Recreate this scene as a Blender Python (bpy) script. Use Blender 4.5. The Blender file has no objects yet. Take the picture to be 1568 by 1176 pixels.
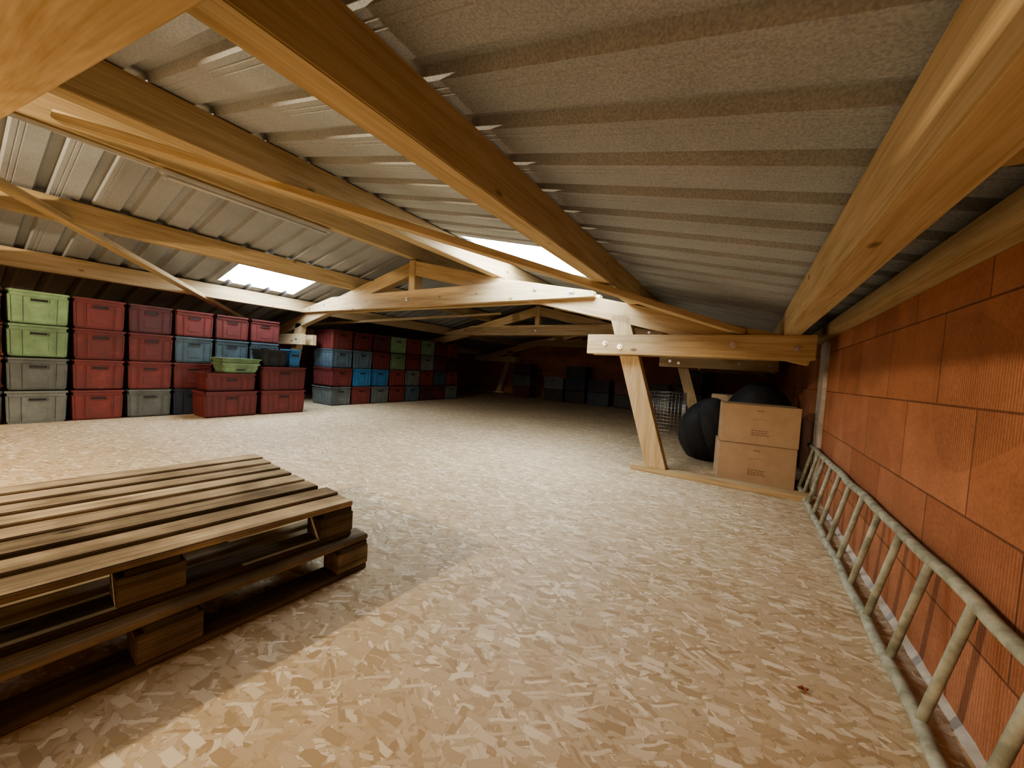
import bpy, bmesh, math, random
from mathutils import Vector, Matrix, noise
random.seed(7)
scene = bpy.context.scene
COL = scene.collection

# ---------------------------------------------------------------- helpers
def link(o, parent=None):
    COL.objects.link(o)
    if parent is not None:
        o.parent = parent
    return o

def empty(name, loc=(0,0,0)):
    e = bpy.data.objects.new(name, None); e.location = loc
    e.empty_display_size = 0.1
    return link(e)

def add_box(bm, c, s, mat=0, M=None, tint=None, bevel=0.0):
    res = bmesh.ops.create_cube(bm, size=1.0)
    vs = res['verts']
    for v in vs:
        v.co = Vector((c[0]+v.co.x*s[0], c[1]+v.co.y*s[1], c[2]+v.co.z*s[2]))
        if M is not None: v.co = M @ v.co
    fs = set()
    for v in vs:
        for f in v.link_faces: fs.add(f)
    for f in fs: f.material_index = mat
    if tint is not None:
        lay = bm.loops.layers.color.get('tint') or bm.loops.layers.color.new('tint')
        for f in fs:
            for l in f.loops: l[lay] = (tint, tint, tint, 1)
    if bevel > 0:
        es = set()
        for f in fs:
            for e in f.edges: es.add(e)
        bmesh.ops.bevel(bm, geom=list(es), offset=bevel, segments=2, affect='EDGES')
    return vs

def add_cyl(bm, p0, p1, r, seg=16, mat=0, r2=None):
    p0, p1 = Vector(p0), Vector(p1)
    d = p1-p0
    M = Matrix.Translation((p0+p1)/2) @ d.to_track_quat('Z','Y').to_matrix().to_4x4()
    res = bmesh.ops.create_cone(bm, cap_ends=True, segments=seg, radius1=r, radius2=(r if r2 is None else r2), depth=d.length, matrix=M)
    fs = set()
    for v in res['verts']:
        for f in v.link_faces: fs.add(f)
    for f in fs:
        f.material_index = mat
        if len(f.verts) == 4: f.smooth = True
    return res['verts']

def obj_from_bm(bm, name, mats, parent=None, matrix=None):
    me = bpy.data.meshes.new(name)
    bm.normal_update()
    bm.to_mesh(me); bm.free()
    for m in mats: me.materials.append(m)
    o = bpy.data.objects.new(name, me)
    link(o, parent)
    if matrix is not None: o.matrix_local = matrix
    return o

# ---------------------------------------------------------------- materials
class NT:
    def __init__(s, name):
        s.m = bpy.data.materials.new(name); s.m.use_nodes = True
        s.t = s.m.node_tree; s.t.nodes.clear()
        s.out = s.t.nodes.new('ShaderNodeOutputMaterial')
        s.b = s.t.nodes.new('ShaderNodeBsdfPrincipled')
        s.t.links.new(s.b.outputs[0], s.out.inputs[0])
    def n(s, typ, ins=None, **kw):
        nd = s.t.nodes.new(typ)
        for k, v in kw.items(): setattr(nd, k, v)
        if ins:
            for k, v in ins.items():
                if isinstance(v, bpy.types.NodeSocket): s.t.links.new(v, nd.inputs[k])
                else: nd.inputs[k].default_value = v
        return nd
    def math(s, op, a, b=0.0, clamp=False):
        return s.n('ShaderNodeMath', {0:a, 1:b}, operation=op, use_clamp=clamp).outputs[0]
    def mix(s, f, a, b, typ='MIX'):
        nd = s.n('ShaderNodeMix', data_type='RGBA', blend_type=typ)
        for i, v in ((0,f),(6,a),(7,b)):
            if isinstance(v, bpy.types.NodeSocket): s.t.links.new(v, nd.inputs[i])
            else: nd.inputs[i].default_value = v
        return nd.outputs[2]
    def ramp(s, f, stops):
        nd = s.n('ShaderNodeValToRGB', {0:f})
        cr = nd.color_ramp
        while len(cr.elements) < len(stops): cr.elements.new(0.5)
        for e, (p, c) in zip(cr.elements, stops): e.position = p; e.color = c
        return nd.outputs[0]
    def bump(s, h, strength=0.3, dist=0.01):
        nd = s.n('ShaderNodeBump', {'Height':h, 'Strength':strength, 'Distance':dist})
        s.t.links.new(nd.outputs[0], s.b.inputs['Normal'])
    def col(s, c): 
        if isinstance(c, bpy.types.NodeSocket): s.t.links.new(c, s.b.inputs['Base Color'])
        else: s.b.inputs['Base Color'].default_value = c
    def rough(s, r): s.b.inputs['Roughness'].default_value = r

def C(r,g,b): return (r,g,b,1)

def mat_timber(name, light, dark, tinted=False, axis=0):
    t = NT(name)
    tc = t.n('ShaderNodeTexCoord').outputs['Object']
    oi = t.n('ShaderNodeObjectInfo').outputs['Random']
    off = t.n('ShaderNodeCombineXYZ', {0:t.math('MULTIPLY', oi, 37.0), 1:t.math('MULTIPLY', oi, 11.0), 2:t.math('MULTIPLY', oi, 5.0)}).outputs[0]
    v = t.n('ShaderNodeVectorMath', {0:tc, 1:off}, operation='ADD').outputs[0]
    sc = [14,14,14]; sc[axis] = 0.9
    mp = t.n('ShaderNodeMapping', {'Vector':v, 'Scale':sc}).outputs[0]
    n1 = t.n('ShaderNodeTexNoise', {'Vector':mp, 'Scale':2.2, 'Detail':4.0, 'Roughness':0.6, 'Distortion':0.4}).outputs[0]
    sc2 = [90,90,90]; sc2[axis] = 2.0
    mp2 = t.n('ShaderNodeMapping', {'Vector':v, 'Scale':sc2}).outputs[0]
    n2 = t.n('ShaderNodeTexNoise', {'Vector':mp2, 'Scale':1.5, 'Detail':2.0}).outputs[0]
    g = t.math('ADD', t.math('MULTIPLY', n1, 0.6), t.math('MULTIPLY', n2, 0.4))
    c = t.ramp(g, [(0.36, dark), (0.60, light)])
    sck = [2.6,5.5,5.5]
    if axis == 1: sck = [5.5,2.6,5.5]
    mk = t.n('ShaderNodeMapping', {'Vector':v, 'Scale':sck}).outputs[0]
    vo = t.n('ShaderNodeTexVoronoi', {'Vector':mk, 'Scale':1.0, 'Randomness':1.0}).outputs['Distance']
    k = t.ramp(vo, [(0.055, C(1,1,1)), (0.10, C(0,0,0))])
    c = t.mix(t.math('MULTIPLY', t.n('ShaderNodeSeparateColor', {0:k}).outputs[0], 0.8), c, C(dark[0]*0.35, dark[1]*0.3, dark[2]*0.3))
    if tinted:
        at = t.n('ShaderNodeAttribute', attribute_name='tint').outputs['Color']
        c = t.mix(1.0, c, at, 'MULTIPLY')
        st = t.n('ShaderNodeTexNoise', {'Vector':v, 'Scale':5.0, 'Detail':5.0}).outputs[0]
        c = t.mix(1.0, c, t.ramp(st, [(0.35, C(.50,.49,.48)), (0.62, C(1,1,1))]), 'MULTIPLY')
    else:
        c = t.n('ShaderNodeHueSaturation', {'Value':t.math('ADD', t.math('MULTIPLY', oi, 0.25), 0.86), 'Color':c}).outputs[0]
    t.col(c); t.rough(0.8)
    t.b.inputs['Specular IOR Level'].default_value = 0.12
    t.bump(g, 0.25, 0.004)
    return t.m

M_TIMBER = mat_timber('timber_spruce', C(.58,.455,.285), C(.41,.295,.16))
M_PALLET = mat_timber('pallet_wood', C(.54,.44,.30), C(.25,.195,.13), tinted=True, axis=1)

def mat_osb():
    t = NT('osb_board')
    tc = t.n('ShaderNodeTexCoord').outputs['Object']
    nz = t.n('ShaderNodeTexNoise', {'Vector':tc, 'Scale':25.0, 'Detail':1.0}).outputs['Color']
    wv = t.n('ShaderNodeVectorMath', {0:nz, 1:(0.014,0.014,0.0)}, operation='MULTIPLY').outputs[0]
    base = t.n('ShaderNodeVectorMath', {0:tc, 1:wv}, operation='ADD').outputs[0]
    cols = [(0.0, C(.41,.30,.175)), (0.3, C(.51,.395,.25)), (0.7, C(.58,.47,.32)), (0.97, C(.76,.67,.52))]
    c = None; h = None
    angs = [15, -60, 52, -20, 80, 2, 30, -40, -8]
    for i, a in enumerate(angs):
        m1 = t.n('ShaderNodeMapping', {'Vector':base, 'Location':(i*3.37, i*1.91, 0), 'Rotation':(0,0,math.radians(a))}).outputs[0]
        L = 7.0 + (i % 3)*2.6; W = 30 + (i % 4)*13
        m2 = t.n('ShaderNodeMapping', {'Vector':m1, 'Scale':(L, W, 1)}).outputs[0]
        vo = t.n('ShaderNodeTexVoronoi', {'Vector':m2, 'Scale':1.0, 'Randomness':1.0}, voronoi_dimensions='2D', distance='CHEBYCHEV')
        sp = t.n('ShaderNodeSeparateColor', {0:vo.outputs['Color']})
        cc = t.ramp(sp.outputs[0], cols)
        if c is None: c = cc; h = sp.outputs[0]
        else:
            edge = t.math('LESS_THAN', vo.outputs['Distance'], 0.36)
            mk = t.math('MULTIPLY', t.math('GREATER_THAN', sp.outputs[1], 0.45), edge)
            rim = t.math('GREATER_THAN', vo.outputs['Distance'], 0.325)
            cc = t.mix(t.math('MULTIPLY', rim, 0.28), cc, C(.33,.23,.13))
            c = t.mix(mk, c, cc)
            h = t.n('ShaderNodeMix', {0:mk, 2:h, 3:sp.outputs[0]}, data_type='FLOAT').outputs[0]
    n3 = t.n('ShaderNodeTexNoise', {'Vector':tc, 'Scale':1.3, 'Detail':3.0}).outputs[0]
    c = t.mix(1.0, c, t.ramp(n3, [(0.3, C(.88,.87,.86)), (0.65, C(1,1,1))]), 'MULTIPLY')
    t.col(c); t.rough(0.6); t.bump(h, 0.3, 0.0015)
    t.b.inputs['Specular IOR Level'].default_value = 0.35
    return t.m
M_OSB = mat_osb()

def mat_brick(horiz):
    t = NT('hollow_clay_block_'+horiz)
    tc = t.n('ShaderNodeTexCoord').outputs['Object']
    s = t.n('ShaderNodeSeparateXYZ', {0:tc})
    a = s.outputs[1] if horiz == 'y' else s.outputs[0]
    z = t.math('SUBTRACT', s.outputs[2], 0.225)
    v = t.n('ShaderNodeCombineXYZ', {0:a, 1:z, 2:0.0}).outputs[0]
    br = t.n('ShaderNodeTexBrick', {'Vector':v, 'Scale':1.0, 'Mortar Size':0.0035, 'Mortar Smooth':0.4, 'Brick Width':0.5, 'Row Height':0.295,
             'Color1':C(.37,.165,.095), 'Color2':C(.49,.24,.145), 'Mortar':C(.19,.095,.06)})
    n = t.n('ShaderNodeTexNoise', {'Vector':tc, 'Scale':3.5, 'Detail':6.0, 'Roughness':0.7}).outputs[0]
    c = t.mix(1.0, br.outputs['Color'], t.ramp(n, [(0.3, C(.74,.71,.69)), (0.7, C(1.08,1.06,1.04))]), 'MULTIPLY')
    fn = t.n('ShaderNodeTexNoise', {'Vector':tc, 'Scale':120.0, 'Detail':2.0}).outputs[0]
    c = t.mix(1.0, c, t.ramp(fn, [(0.35, C(.86,.85,.84)), (0.6, C(1,1,1))]), 'MULTIPLY')
    wv = t.math('SINE', t.math('MULTIPLY', a, 520.0))
    vn = t.n('ShaderNodeCombineXYZ', {0:t.math('MULTIPLY', a, 2.0), 1:t.math('MULTIPLY', z, 3.39), 2:0.0}).outputs[0]
    low = t.math('LESS_THAN', s.outputs[2], 0.52)
    n2 = t.n('ShaderNodeTexNoise', {'Vector':vn, 'Scale':0.7, 'Detail':0.0}).outputs[0]
    msk = t.math('MAXIMUM', t.math('GREATER_THAN', n2, 0.55), low)
    hgt = t.math('ADD', t.math('MULTIPLY', t.math('MULTIPLY', wv, msk), 0.4), t.math('MULTIPLY', br.outputs['Fac'], -1.8))
    hgt = t.math('ADD', hgt, t.math('MULTIPLY', fn, 0.7))
    c = t.mix(t.math('MULTIPLY', t.math('MULTIPLY', t.math('ADD', wv, 1.0), msk), 0.15), c, C(.18,.08,.045))
    t.col(c); t.rough(0.9); t.bump(hgt, 0.6, 0.003)
    t.b.inputs['Specular IOR Level'].default_value = 0.15
    return t.m
M_BRICK_Y = mat_brick('y'); M_BRICK_X = mat_brick('x')

def mat_noise(name, c1, c2, scale=20, rough=0.7, bump=0.1, metal=0.0, detail=4.0):
    t = NT(name)
    tc = t.n('ShaderNodeTexCoord').outputs['Object']
    n = t.n('ShaderNodeTexNoise', {'Vector':tc, 'Scale':scale, 'Detail':detail, 'Roughness':0.6}).outputs[0]
    t.col(t.ramp(n, [(0.35, c1), (0.65, c2)])); t.rough(rough)
    t.b.inputs['Metallic'].default_value = metal
    if bump: t.bump(n, bump, 0.003)
    return t.m

def mat_roof():
    t = NT('anticondensation_felt_sheet')
    tc = t.n('ShaderNodeTexCoord').outputs['Object']
    n = t.n('ShaderNodeTexNoise', {'Vector':tc, 'Scale':150.0, 'Detail':2.0}).outputs[0]
    c = t.ramp(n, [(0.35, C(.33,.345,.35)), (0.65, C(.45,.47,.475))])
    n2 = t.n('ShaderNodeTexNoise', {'Vector':tc, 'Scale':2.2, 'Detail':5.0}).outputs[0]
    c = t.mix(1.0, c, t.ramp(n2, [(0.3, C(.84,.84,.83)), (0.62, C(1,1,1))]), 'MULTIPLY')
    t.col(c); t.rough(0.9); t.bump(n, 0.25, 0.0015)
    t.b.inputs['Specular IOR Level'].default_value = 0.15
    return t.m
M_ROOF = mat_roof()

def mat_sky_panel():
    t = NT('translucent_skylight_sheet')
    t.col(C(.9,.93,.95)); t.rough(0.4)
    t.b.inputs['Emission Color'].default_value = C(.80,.91,1.0)
    t.b.inputs['Emission Strength'].default_value = 17.5
    return t.m
M_SKY = mat_sky_panel()
M_CONC = mat_noise('mortar', C(.36,.34,.32), C(.52,.50,.46), 14, 0.9, 0.3)
M_STEEL = mat_noise('galvanised_bolt', C(.5,.5,.5), C(.7,.7,.7), 60, 0.35, 0, 0.9)
M_CARD = mat_noise('cardboard', C(.44,.325,.215), C(.49,.365,.245), 8, 0.85, 0.05)
M_INK = mat_noise('printed_ink', C(.20,.135,.08), C(.25,.17,.11), 30, 0.7, 0)
M_TAPE = mat_noise('packing_tape', C(.55,.45,.32), C(.60,.49,.35), 30, 0.3, 0)
M_BAG = mat_noise('black_beanbag_fabric', C(.014,.015,.017), C(.026,.027,.031), 60, 0.7, 0.2)
M_BLKPL_SHADE = mat_noise('black_plastic_and_slot_shade', C(.015,.015,.017), C(.03,.03,.035), 20, 0.4, 0)  # lamp socket plastic, also the painted shade in crate handle holes
M_LADDER = mat_noise('weathered_ladder_wood', C(.20,.21,.16), C(.42,.43,.35), 18, 0.7, 0.3)
M_WHITE = mat_noise('white_enamel', C(.50,.50,.48), C(.57,.57,.55), 5, 0.35, 0)
M_LEAF = mat_noise('dead_leaf', C(.16,.04,.02), C(.26,.08,.04), 40, 0.8, 0.2)

def mat_plastic(name, c):
    t = NT(name)
    tc = t.n('ShaderNodeTexCoord').outputs['Object']
    oi = t.n('ShaderNodeObjectInfo').outputs['Random']
    ov = t.n('ShaderNodeVectorMath', {0:tc, 1:t.n('ShaderNodeCombineXYZ', {0:t.math('MULTIPLY', oi, 31.0), 1:0.0, 2:0.0}).outputs[0]}, operation='ADD').outputs[0]
    n = t.n('ShaderNodeTexNoise', {'Vector':ov, 'Scale':7.0, 'Detail':5.0, 'Roughness':0.65}).outputs[0]
    d = C(c[0]*0.6+0.014, c[1]*0.6+0.014, c[2]*0.6+0.014)
    cc = t.ramp(n, [(0.3, d), (0.6, C(*c)), (0.78, C(c[0]*.9+.06, c[1]*.9+.06, c[2]*.9+.055))])
    cc = t.n('ShaderNodeHueSaturation', {'Value':t.math('ADD', t.math('MULTIPLY', oi, 0.5), 0.75), 'Color':cc}).outputs[0]
    t.col(cc); t.rough(0.48)
    return t.m
PL = {
 'R': mat_plastic('crate_red', (.17,.038,.036)),
 'M': mat_plastic('crate_maroon', (.095,.028,.032)),
 'G': mat_plastic('crate_green', (.17,.27,.15)),
 'Y': mat_plastic('crate_grey', (.14,.16,.155)),
 'B': mat_plastic('crate_slate_blue', (.07,.11,.14)),
 'U': mat_plastic('crate_bright_blue', (.04,.16,.34)),
 'N': mat_plastic('crate_navy', (.03,.045,.075)),
 'K': mat_plastic('crate_black', (.022,.022,.026)),
}

# ---------------------------------------------------------------- building geometry
XR, XL, RIDGE = 0.53, -8.13, -3.80
Y0, Y1 = -3.6, 10.5
SL = 0.24
def roof_z(x):                       # underside of sheets
    if x >= RIDGE: return 1.43 + SL*(0.21-x)
    return 1.43 + SL*(0.21-RIDGE) - SL*(RIDGE-x)
RZ = roof_z(RIDGE)
PH = 0.19                             # purlin height

bm = bmesh.new(); add_box(bm, ((XR+XL)/2, (Y0+Y1)/2, -0.05), (XR-XL+0.4, Y1-Y0+0.4, 0.1))
obj_from_bm(bm, 'floor', [M_OSB])
bm = bmesh.new(); add_box(bm, (XR+0.1, (Y0+Y1)/2, 0.61), (0.2, Y1-Y0, 1.22))
obj_from_bm(bm, 'wall_right', [M_BRICK_Y])
bm = bmesh.new(); add_box(bm, (XL-0.1, (Y0+Y1)/2, 0.61), (0.2, Y1-Y0, 1.22))
obj_from_bm(bm, 'wall_left', [M_BRICK_Y])
for nm, x in (('trim_1', XR+0.13), ('trim_2', XL-0.13)):
    bm = bmesh.new(); add_box(bm, (x, (Y0+Y1)/2, 1.295), (0.08, Y1-Y0, 0.15)); obj_from_bm(bm, nm, [M_CONC])
def gable(name, ya, yb):
    bm = bmesh.new()
    prof = [(XL-0.2,0),(XR+0.2,0),(XR+0.2,roof_z(XR+0.2)+.02),(RIDGE,RZ+0.02),(XL-0.2,roof_z(XL-0.2)+.02)]
    a = [bm.verts.new((x, ya, z)) for x, z in prof]; b = [bm.verts.new((x, yb, z)) for x, z in prof]
    bm.faces.new(a); bm.faces.new(b[::-1])
    for i in range(5):
        j = (i+1) % 5; bm.faces.new((a[j], a[i], b[i], b[j]))
    bmesh.ops.recalc_face_normals(bm, faces=bm.faces)
    obj_from_bm(bm, name, [M_BRICK_X])
gable('wall_back', Y1, Y1+0.2); gable('wall_front', Y0-0.2, Y0)

# corrugated roof with skylight openings
def profile(yc):
    pts = [(-.125,0),(-.044,0),(-.026,.036),(.026,.036),(.044,0),(.070,0),(.0725,.0016),(.0775,.0016),(.080,0),(.098,0),(.1005,.0016),(.1055,.0016),(.108,0),(.125,0)]
    return [(yc+a, b) for a, b in pts]
def flatprofile(yc): return [(yc+a, b) for a, b in [(-.125,0),(-.044,0),(-.026,.036),(.026,.036),(.044,0),(.125,0)]]
def strip(bm, yc, xa, xb, dz=0.0, pf=profile):
    pr = pf(yc)
    A = [bm.verts.new((xa, y, roof_z(xa)+d+dz)) for y, d in pr]
    B = [bm.verts.new((xb, y, roof_z(xb)+d+dz)) for y, d in pr]
    for i in range(len(pr)-1): bm.faces.new((A[i], A[i+1], B[i+1], B[i]))
SK = {'R': (range(11,15), -1.12, -2.32), 'L': (range(9,13), -5.24, -6.22)}
bm = bmesh.new(); bs = {'R': bmesh.new(), 'L': bmesh.new()}
for k in range(-15, 43):
    yc = 0.25*k+0.01
    for side, xe in (('R', XR+0.45), ('L', XL-0.45)):
        ks, xa, xb = SK[side]
        if k in ks:
            if side == 'R': strip(bm, yc, RIDGE, xb); strip(bm, yc, xa, xe)
            else: strip(bm, yc, RIDGE, xa); strip(bm, yc, xb, xe)
            strip(bs[side], yc, xa, xb, 0.004, flatprofile)
        else:
            strip(bm, yc, RIDGE, xe)
obj_from_bm(bm, 'ceiling', [M_ROOF])
obj_from_bm(bs['R'], 'window_1', [M_SKY]); obj_from_bm(bs['L'], 'window_2', [M_SKY])
bm = bmesh.new()
for sx in (-1, 1):
    vs = [bm.verts.new((RIDGE, Y0, RZ+0.045)), bm.verts.new((RIDGE, Y1, RZ+0.045)), bm.verts.new((RIDGE+sx*.25, Y1, RZ+0.045-.06)), bm.verts.new((RIDGE+sx*.25, Y0, RZ+0.045-.06))]
    bm.faces.new(vs)
obj_from_bm(bm, 'trim_3', [M_ROOF])

# timber beam: local X along the length
def beam(name, p0, p1, w, h, parent=None, mat=None, up=Vector((0,0,1)), bevel=0.004):
    p0, p1 = Vector(p0), Vector(p1)
    x = (p1-p0).normalized(); y = up.cross(x).normalized(); z = x.cross(y)
    M = Matrix((x, y, z)).transposed().to_4x4(); M.translation = (p0+p1)/2
    bm = bmesh.new(); add_box(bm, (0,0,0), ((p1-p0).length, w, h), bevel=bevel)
    return obj_from_bm(bm, name, [mat or M_TIMBER], parent, M)

for x in (0.265, -0.905, -2.44, RIDGE, -5.08, -6.36, -7.80):
    top = roof_z(x)-0.006 - (0.012 if abs(x-RIDGE)>.1 else 0.0)
    beam('roof_purlin', (x, Y0, top-PH/2), (x, Y1, top-PH/2), 0.10, PH)
for x in (XR-0.0, XL+0.0):
    beam('wall_plate', (x, Y0, 1.262), (x, Y1, 1.262), 0.13, 0.08)
beam('timber_packer', (.387, -1.2, 1.285), (.387, .98, 1.285), 0.14, 0.09)

def poly_beam(name, pts, y, t, parent, along='x'):
    bm = bmesh.new()
    cx = sum(p[0] for p in pts)/len(pts); cz = sum(p[1] for p in pts)/len(pts)
    def put(px, pz, yy):
        if along == 'x': return (px-cx, yy, pz-cz)
        return (pz-cz, yy, -(px-cx))
    a = [bm.verts.new(put(px, pz, -t/2)) for px, pz in pts]; b = [bm.verts.new(put(px, pz, t/2)) for px, pz in pts]
    bm.faces.new(a); bm.faces.new(b[::-1])
    n = len(pts)
    for i in range(n):
        j = (i+1) % n; bm.faces.new((a[j], a[i], b[i], b[j]))
    bmesh.ops.recalc_face_normals(bm, faces=bm.faces)
    bmesh.ops.bevel(bm, geom=list(bm.edges), offset=0.003, segments=1, affect='EDGES')
    M = Matrix.Translation((cx, y, cz))
    if along == 'z': M = M @ Matrix.Rotation(-math.pi/2, 4, 'Y')
    return obj_from_bm(bm, name, [M_TIMBER], parent, M)

def zb(x): return roof_z(x) - PH - 0.02      # rafter top line
def mir(x, s): return x if s > 0 else 2*RIDGE - x
def truss(y, full=True, back_only=False):
    e = empty('roof_truss', (0, 0, 0))
    D = 0.18
    for s in (1, -1):
        tag = 'right' if s > 0 else 'left'
        k = D/2*math.sqrt(1+SL*SL)
        xa = 0.40 if full else 0.50
        p0 = (mir(xa, s), y, zb(mir(xa, s))-k); p1 = (RIDGE, y, zb(RIDGE)-k)
        beam('rafter_'+tag, p0, p1, 0.11, D, e)
        if full:
            for dy, nm in ((-.092, 'front'), (.092, 'rear')):
                x0, x1 = sorted((mir(-1.29, s), mir(0.41, s)))
                beam('collar_%s_%s' % (tag, nm), (x0, y+dy, 1.12), (x1, y+dy, 1.12), 0.07, 0.18, e)
            fx = mir(-0.61, s); tx = mir(-1.03, s)
            poly_beam('leg_'+tag, [(fx-.085, .045), (fx+.085, .045), (tx+.085, 1.40), (tx-.085, 1.40)], y, 0.11, e, along='z')
            x0, x1 = sorted((mir(-0.82, s), mir(0.47, s)))
            beam('sill_'+tag, (x0, y-.01, .0225), (x1, y-.01, .0225), 0.13, 0.045, e)
    if full or back_only:
        xr, xl = -1.26, 2*RIDGE+1.26
        zt, zbm = 1.775, 1.565
        xk = 0.21 - ((zt + PH + 0.02 - 1.43)/SL)
        pts = [(xl, zbm), (xr, zbm), (xr, max(zb(xr), zbm+.05)), (xk, zt), (2*RIDGE-xk, zt), (xl, max(zb(xl), zbm+.05))]
        for dy, nm in (((-.092, 'front'), (.092, 'rear')) if full else ((-.092, 'rear'),)):
            poly_beam('tie_'+nm, pts, y+dy, 0.07, e)
        if full:
            beam('king_post', (RIDGE, y, 1.60), (RIDGE, y, RZ-PH-.02), 0.11, 0.13, e, up=Vector((0,1,0)))
            bm = bmesh.new()
            pos = [(-1.12,1.13),(-.98,1.10),(-.10,1.13),(.30,1.11),(-1.5,1.62),(-1.9,1.67)]
            for (bx, bz) in pos + [(2*RIDGE-a, b) for a, b in pos] + [(RIDGE, 1.66)]:
                add_cyl(bm, (bx, y-.127, bz), (bx, y-.131, bz), 0.024, 20)
                add_cyl(bm, (bx, y-.131, bz), (bx, y-.143, bz), 0.012, 6)
            obj_from_bm(bm, 'bolts', [M_STEEL], e)
truss(0.10, full=False, back_only=True)
for y in (3.47, 6.95, 10.30): truss(y)

beam('wind_brace', (-.05, 3.40, 1.235), (-3.25, .38, 2.06), 0.07, 0.045)
beam('wind_brace', (-4.55, .10, 2.02), (-7.45, 3.15, 1.31), 0.10, 0.05)
beam('wind_brace', (-3.25, 6.6, 2.06), (-.4, 3.65, 1.30), 0.07, 0.045)
beam('wind_brace', (-4.55, 6.6, 2.0), (-7.0, 3.65, 1.40), 0.07, 0.045)

bm = bmesh.new(); add_box(bm, (XR-.008, 3.80, 0.60), (0.03, .24, 1.20), bevel=.006); obj_from_bm(bm, 'trim_4', [M_CONC])
bm = bmesh.new()
N = 120; prev = None
for i in range(N+1):
    y = -1.5 + (3.3+1.5)*i/N
    w = 0.016 + random.random()*0.006; h = 0.014 + random.random()*0.006
    ring = [bm.verts.new((XR+.002, y, .0)), bm.verts.new((XR-w, y, .0)), bm.verts.new((XR-w*.4, y, h*.7)), bm.verts.new((XR+.002, y, h))]
    if prev:
        for a in range(3): bm.faces.new((prev[a], prev[a+1], ring[a+1], ring[a]))
    prev = ring
obj_from_bm(bm, 'baseboard_right', [M_CONC])

# ---------------------------------------------------------------- fluorescent batten under the ridge purlin
e = empty('fluorescent_batten', (RIDGE, 0, 0))
zz = RZ-PH-.02
bm = bmesh.new(); add_box(bm, (0.0, 1.60, zz-.02), (.05, 1.34, .03), bevel=.006); obj_from_bm(bm, 'housing', [M_WHITE], e)
bm = bmesh.new(); add_cyl(bm, (0, .98, zz-.052), (0, 2.22, zz-.052), .011)
for yy in (.96, 2.22): add_box(bm, (0, yy, zz-.045), (.03, .02, .04), bevel=.003)
obj_from_bm(bm, 'tube', [M_WHITE], e)
bm = bmesh.new(); add_box(bm, (0.0, -.6, zz-.010), (.025, 3.0, .016)); obj_from_bm(bm, 'cable_duct', [M_WHITE], e)

# ---------------------------------------------------------------- pallets
def pallet(W, L, nsl, loc, rot, seed):
    rnd = random.Random(seed)
    bm = bmesh.new()
    bm.loops.layers.color.new('tint')
    sw = 0.100
    for i in range(nsl):
        x = -W/2 + sw/2 + (W-sw)*i/(nsl-1)
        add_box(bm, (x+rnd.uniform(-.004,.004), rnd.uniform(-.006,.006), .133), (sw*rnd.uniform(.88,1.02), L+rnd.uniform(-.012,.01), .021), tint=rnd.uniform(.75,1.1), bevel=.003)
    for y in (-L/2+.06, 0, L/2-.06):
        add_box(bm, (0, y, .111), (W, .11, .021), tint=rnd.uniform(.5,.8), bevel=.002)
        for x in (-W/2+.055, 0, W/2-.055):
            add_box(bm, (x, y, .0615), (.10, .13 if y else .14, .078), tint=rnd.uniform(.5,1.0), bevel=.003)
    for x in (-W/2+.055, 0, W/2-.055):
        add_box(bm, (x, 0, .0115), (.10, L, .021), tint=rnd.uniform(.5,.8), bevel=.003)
    M = Matrix.Translation(loc) @ Matrix.Rotation(math.radians(rot), 4, 'Z')
    return obj_from_bm(bm, 'wooden_pallet', [M_PALLET], None, M)
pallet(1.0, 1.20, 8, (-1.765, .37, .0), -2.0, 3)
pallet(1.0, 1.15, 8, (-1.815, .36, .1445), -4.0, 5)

# ---------------------------------------------------------------- crates
CR = {}
def crate_mesh(w, d, h, key, taper=0.05):
    k = (round(w,3), round(d,3), round(h,3), key, taper)
    if k in CR: return CR[k]
    bm = bmesh.new(); t = .006; ins = .014
    W, D = w-2*ins, d-2*ins
    add_box(bm, (0,0,.008), (D, W, .012))
    for s in (-1, 1):
        add_box(bm, (s*(D/2-t/2), 0, h/2), (t, W, h-.004))
        add_box(bm, (0, s*(W/2-t/2), h/2), (D, t, h-.004))
        for zc, hh, o in ((h-.012, .022, 0), (h-.055, .008, .004), (.03, .010, .008)):
            add_box(bm, (s*(d/2-o-.008), 0, zc), (.016, w-2*o, hh), bevel=.002)
            add_box(bm, (0, s*(w/2-o-.008), zc), (d-2*o, .016, hh), bevel=.002)
        n = max(4, int(w/.075))
        for i in range(n+1):
            y = -W/2 + W*i/n
            if abs(y) < .07: continue
            add_box(bm, (s*(D/2+.004), y*.985, (h-.055)/2+.01), (.010, .007, h-.075))
        n = max(4, int(d/.09))
        for i in range(n+1):
            x = -D/2 + D*i/n
            add_box(bm, (x*.985, s*(W/2+.004), (h-.055)/2+.01), (.007, .010, h-.075))
        hz = h-.088
        add_box(bm, (s*(D/2+.002), 0, hz), (.006, .105, .024), mat=1)  # black box painted in as the shade inside the handle hole
        add_box(bm, (s*(D/2+.005), 0, hz+.016), (.014, .125, .007), bevel=.002)
        add_box(bm, (s*(D/2+.005), 0, hz-.016), (.014, .125, .007), bevel=.002)
        for q in (-1,1): add_box(bm, (s*(D/2+.005), q*.059, hz), (.014, .007, .035), bevel=.002)
        add_box(bm, (s*(D/2+.001), 0, h*.33), (.006, .13, h*.26), bevel=.002)
    for v in bm.verts:
        f = 1 - taper*(1-max(0,min(1,v.co.z/h))); v.co.x *= f; v.co.y *= f
    me = bpy.data.meshes.new('plastic_crate'); bm.normal_update(); bm.to_mesh(me); bm.free()
    me.materials.append(PL[key]); me.materials.append(M_BLKPL_SHADE)
    CR[k] = me
    return me
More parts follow.
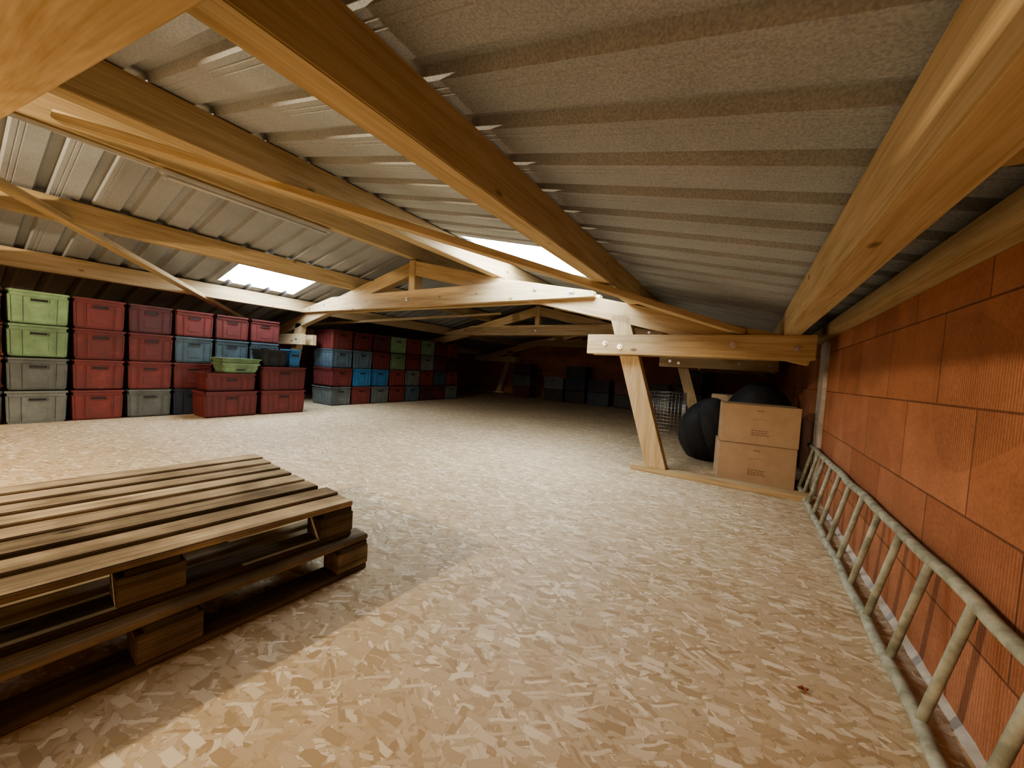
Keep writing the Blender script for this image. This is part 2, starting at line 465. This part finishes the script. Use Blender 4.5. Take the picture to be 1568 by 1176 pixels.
def crate(key, x, y, z, w=.40, d=.60, h=.33, rot=0.0, name='plastic_crate', taper=.05):
    o = bpy.data.objects.new(name, crate_mesh(w, d, h, key, taper)); link(o)
    o.location = (x, y, z); o.rotation_euler = (0, 0, math.radians(rot))
    return o
H = .333
colsA = ['YRMR', 'YYGG', 'RRRR', 'YRRM', 'NRBR', 'RBBR', 'RRBR']
y = -.02
for i, c in enumerate(colsA):
    for j, ch in enumerate(c):
        crate(ch, -6.33+random.uniform(-.012,.012), y+.205+random.uniform(-.004,.004), j*H, rot=random.uniform(-.8,.8))
    y += .415
colsB = ['YRBR', 'RUBR', 'YURM', 'RRGG', 'BYRR', 'MRYG', 'RBMR', 'YRMR']
y = 3.72
for i, c in enumerate(colsB):
    for j, ch in enumerate(c):
        crate(ch, -6.33+random.uniform(-.012,.012), y+.205, j*H, rot=random.uniform(-.8,.8))
    y += .415
crate('R', -5.77, 2.10, 0, w=.60, d=.40, rot=1)
crate('R', -5.77, 2.10, H, w=.56, d=.36, h=.23)
crate('R', -5.77, 2.74, 0, w=.60, d=.40, rot=-1)
crate('R', -5.77, 2.74, H, w=.60, d=.40)
crate('G', -5.75, 2.20, H+.232, w=.46, d=.34, h=.13, taper=.22, name='plastic_basket')
crate('G', -5.75, 2.20, H+.232+.055, w=.48, d=.36, h=.14, taper=.22, name='plastic_basket')
crate('K', -5.77, 2.62, 2*H, w=.36, d=.34, h=.24, taper=.2, name='plastic_tub')
crate('U', -5.77, 2.90, 2*H, w=.16, d=.30, h=.26, taper=.1, name='plastic_tub')

far = [(-5.6,9.6,'MYM'),(-4.5,9.5,'KY'),(-3.9,9.6,'KNK'),(-3.2,9.5,'NK'),(-2.5,9.5,'KM'),(-1.8,9.6,'YK'),(-1.1,9.6,'NKK')]
for fx, fy, cs in far:
    for j, ch in enumerate(cs):
        crate(ch, fx, fy, j*H, w=.60, d=.42, rot=-90+random.uniform(-2,2))

# ---------------------------------------------------------------- cartons
def carton(loc, rot, w=.55, d=.36, h=.325):
    bm = bmesh.new()
    add_box(bm, (0,0,h/2), (w, d, h), bevel=.003)
    for s in (-1,1): add_box(bm, (0, s*(d/4+.001), h+.0015), (w, d/2-.004, .004), bevel=.001)
    add_box(bm, (0,0,h+.0045), (w, .05, .0012), mat=2)
    for s in (-1,1):
        # tape tails, small print block, hand cut-out line
        add_box(bm, (s*(w/2+.0006), 0, h-.035), (.0012, .05, .07), mat=2)
        rr = random.Random(5)
        for row in range(3):
            xx = -.055
            while xx < .055:
                ww = rr.uniform(.010, .022)
                add_box(bm, (xx+ww/2, s*(d/2+.0004), h*(.36-.055*row)), (ww, .0012, .007), mat=1); xx += ww+.006
        for ii in range(4): add_box(bm, (-.02+ii*.013, s*(d/2+.0004), h*.87), (.008, .0012, .012), mat=1)
        for (a, b, ww, hh) in ((0,.655,.085,.002),(-.0425,.635,.002,.012),(.0425,.635,.002,.012)):
            add_box(bm, (a, s*(d/2+.0004), h*b), (ww, .0012, hh), mat=1)
    M = Matrix.Translation(loc) @ Matrix.Rotation(math.radians(rot), 4, 'Z')
    return obj_from_bm(bm, 'cardboard_box', [M_CARD, M_INK, M_TAPE], None, M)
carton((.10, 3.86, 0), 8); carton((.11, 3.87, .331), 6)
carton((-.10, 5.95, 0), 3); carton((-.10, 5.95, .331), 0)

# ---------------------------------------------------------------- black beanbags
def bag(loc, rx, ry, hz, seed, name='beanbag'):
    bm = bmesh.new(); bmesh.ops.create_icosphere(bm, subdivisions=5, radius=1.0)
    sd = Vector((seed*7.1, seed*3.3, seed*1.7))
    for v in bm.verts:
        p = v.co.copy(); z = p.z
        n1 = noise.noise(p*1.3+sd)*.09; n2 = noise.noise(Vector((p.x*5, p.y*5, p.z*2.2))+sd)*.015
        a = math.atan2(p.y, p.x)
        f = 1+n1+n2
        f -= .018*math.exp(-((math.sin(a*3))**2)/.004)*math.sqrt(max(0,1-z*z))
        if z < 0: f *= 1+.10*abs(z)
        zz_ = max(0, (z*f+1)/2-.06)/.98
        v.co = Vector((p.x*f*rx, p.y*f*ry, zz_*hz))
    for f in bm.faces: f.smooth = True
    return obj_from_bm(bm, name, [M_BAG], None, Matrix.Translation(loc))
bag((-.30, 4.50, 0), .28, .27, .68, 1)
bag((.14, 4.95, 0), .33, .33, .90, 2)

# wire mesh cage box
bm = bmesh.new()
w, d, h = .5, .4, .62
for i in range(11):
    a = -w/2+w*i/10
    for s in (-1,1): add_cyl(bm, (a, s*d/2, 0), (a, s*d/2, h), .0025, 6)
for i in range(9):
    a = -d/2+d*i/8
    for s in (-1,1): add_cyl(bm, (s*w/2, a, 0), (s*w/2, a, h), .0025, 6)
for i in range(13):
    z = .004+(h-.004)*i/12
    for s in (-1,1):
        add_cyl(bm, (-w/2, s*d/2, z), (w/2, s*d/2, z), .0025, 6); add_cyl(bm, (s*w/2, -d/2, z), (s*w/2, d/2, z), .0025, 6)
obj_from_bm(bm, 'wire_basket', [M_STEEL], None, Matrix.Translation((-1.0, 6.1, .0)))

# ---------------------------------------------------------------- ladder lying on its side against the wall
bm = bmesh.new()
ya, yb = -1.0, 3.95
def rail(x, z, r):
    prev = None; n = 40
    for i in range(n+1):
        y = ya + (yb-ya)*i/n
        cx = x + .004*math.sin(i*1.7); cz = z + .003*math.sin(i*1.1+x*9)
        ring = [bm.verts.new((cx+r*math.cos(a*math.pi/6), y, cz+r*math.sin(a*math.pi/6))) for a in range(12)]
        if prev:
            for a in range(12):
                f = bm.faces.new((prev[a], prev[(a+1)%12], ring[(a+1)%12], ring[a])); f.smooth = True
        else: bm.faces.new(ring[::-1])
        prev = ring
    bm.faces.new(prev)
rail(.432, .021, .0175); rail(.500, .358, .0175)
yy = ya+.12
while yy < yb-.05:
    add_cyl(bm, (.432, yy, .021), (.500, yy, .358), .0115, 12); yy += .245
bmesh.ops.recalc_face_normals(bm, faces=bm.faces)
obj_from_bm(bm, 'ladder', [M_LADDER])

bm = bmesh.new(); random.seed(3)
c = bm.verts.new((0,0,.010)); ring = []
for i in range(11):
    a = i*2*math.pi/11; r = .016 if i % 2 else .009
    ring.append(bm.verts.new((r*math.cos(a), r*.7*math.sin(a), .002+random.random()*.010)))
for i in range(11): bm.faces.new((c, ring[i], ring[(i+1)%11]))
obj_from_bm(bm, 'dead_leaf', [M_LEAF], None, Matrix.Translation((.2,1.3,0)))

# ---------------------------------------------------------------- lights
e = empty('work_lamp', (-2.95, -2.0, 0))
bm = bmesh.new(); add_cyl(bm, (0,0,1.95), (0,0,2.14), .006, 8); add_cyl(bm, (0,0,1.90), (0,0,1.96), .02, 16)
obj_from_bm(bm, 'cord_and_socket', [M_BLKPL_SHADE], e)
l = bpy.data.lights.new('bulb', 'POINT'); l.energy = 400; l.color = (1.0, .82, .57); l.shadow_soft_size = .035
lo = bpy.data.objects.new('bulb', l); link(lo, e); lo.location = (0,0,1.82)
w = bpy.data.worlds.new('world'); scene.world = w; w.use_nodes = True
w.node_tree.nodes['Background'].inputs[0].default_value = (.65,.78,1,1); w.node_tree.nodes['Background'].inputs[1].default_value = .3

# ---------------------------------------------------------------- camera
yaw, pit, rol = math.radians(32.2), math.radians(2.5), math.radians(3.43)
r0 = Vector((math.cos(yaw), math.sin(yaw), 0)); fw = Vector((-math.sin(yaw)*math.cos(pit), math.cos(yaw)*math.cos(pit), -math.sin(pit)))
u0 = r0.cross(fw)
R = math.cos(rol)*r0 + math.sin(rol)*u0; U = -math.sin(rol)*r0 + math.cos(rol)*u0
M = Matrix((R, U, -fw)).transposed().to_4x4(); M.translation = (0, 0, .85)
cam = bpy.data.cameras.new('camera'); cam.sensor_width = 36; cam.lens = 36*565/1568; cam.clip_start = .02
co = bpy.data.objects.new('camera', cam); link(co); co.matrix_world = M
scene.camera = co
scene.view_settings.look = 'AgX - Medium High Contrast'
scene.view_settings.exposure = 0.2
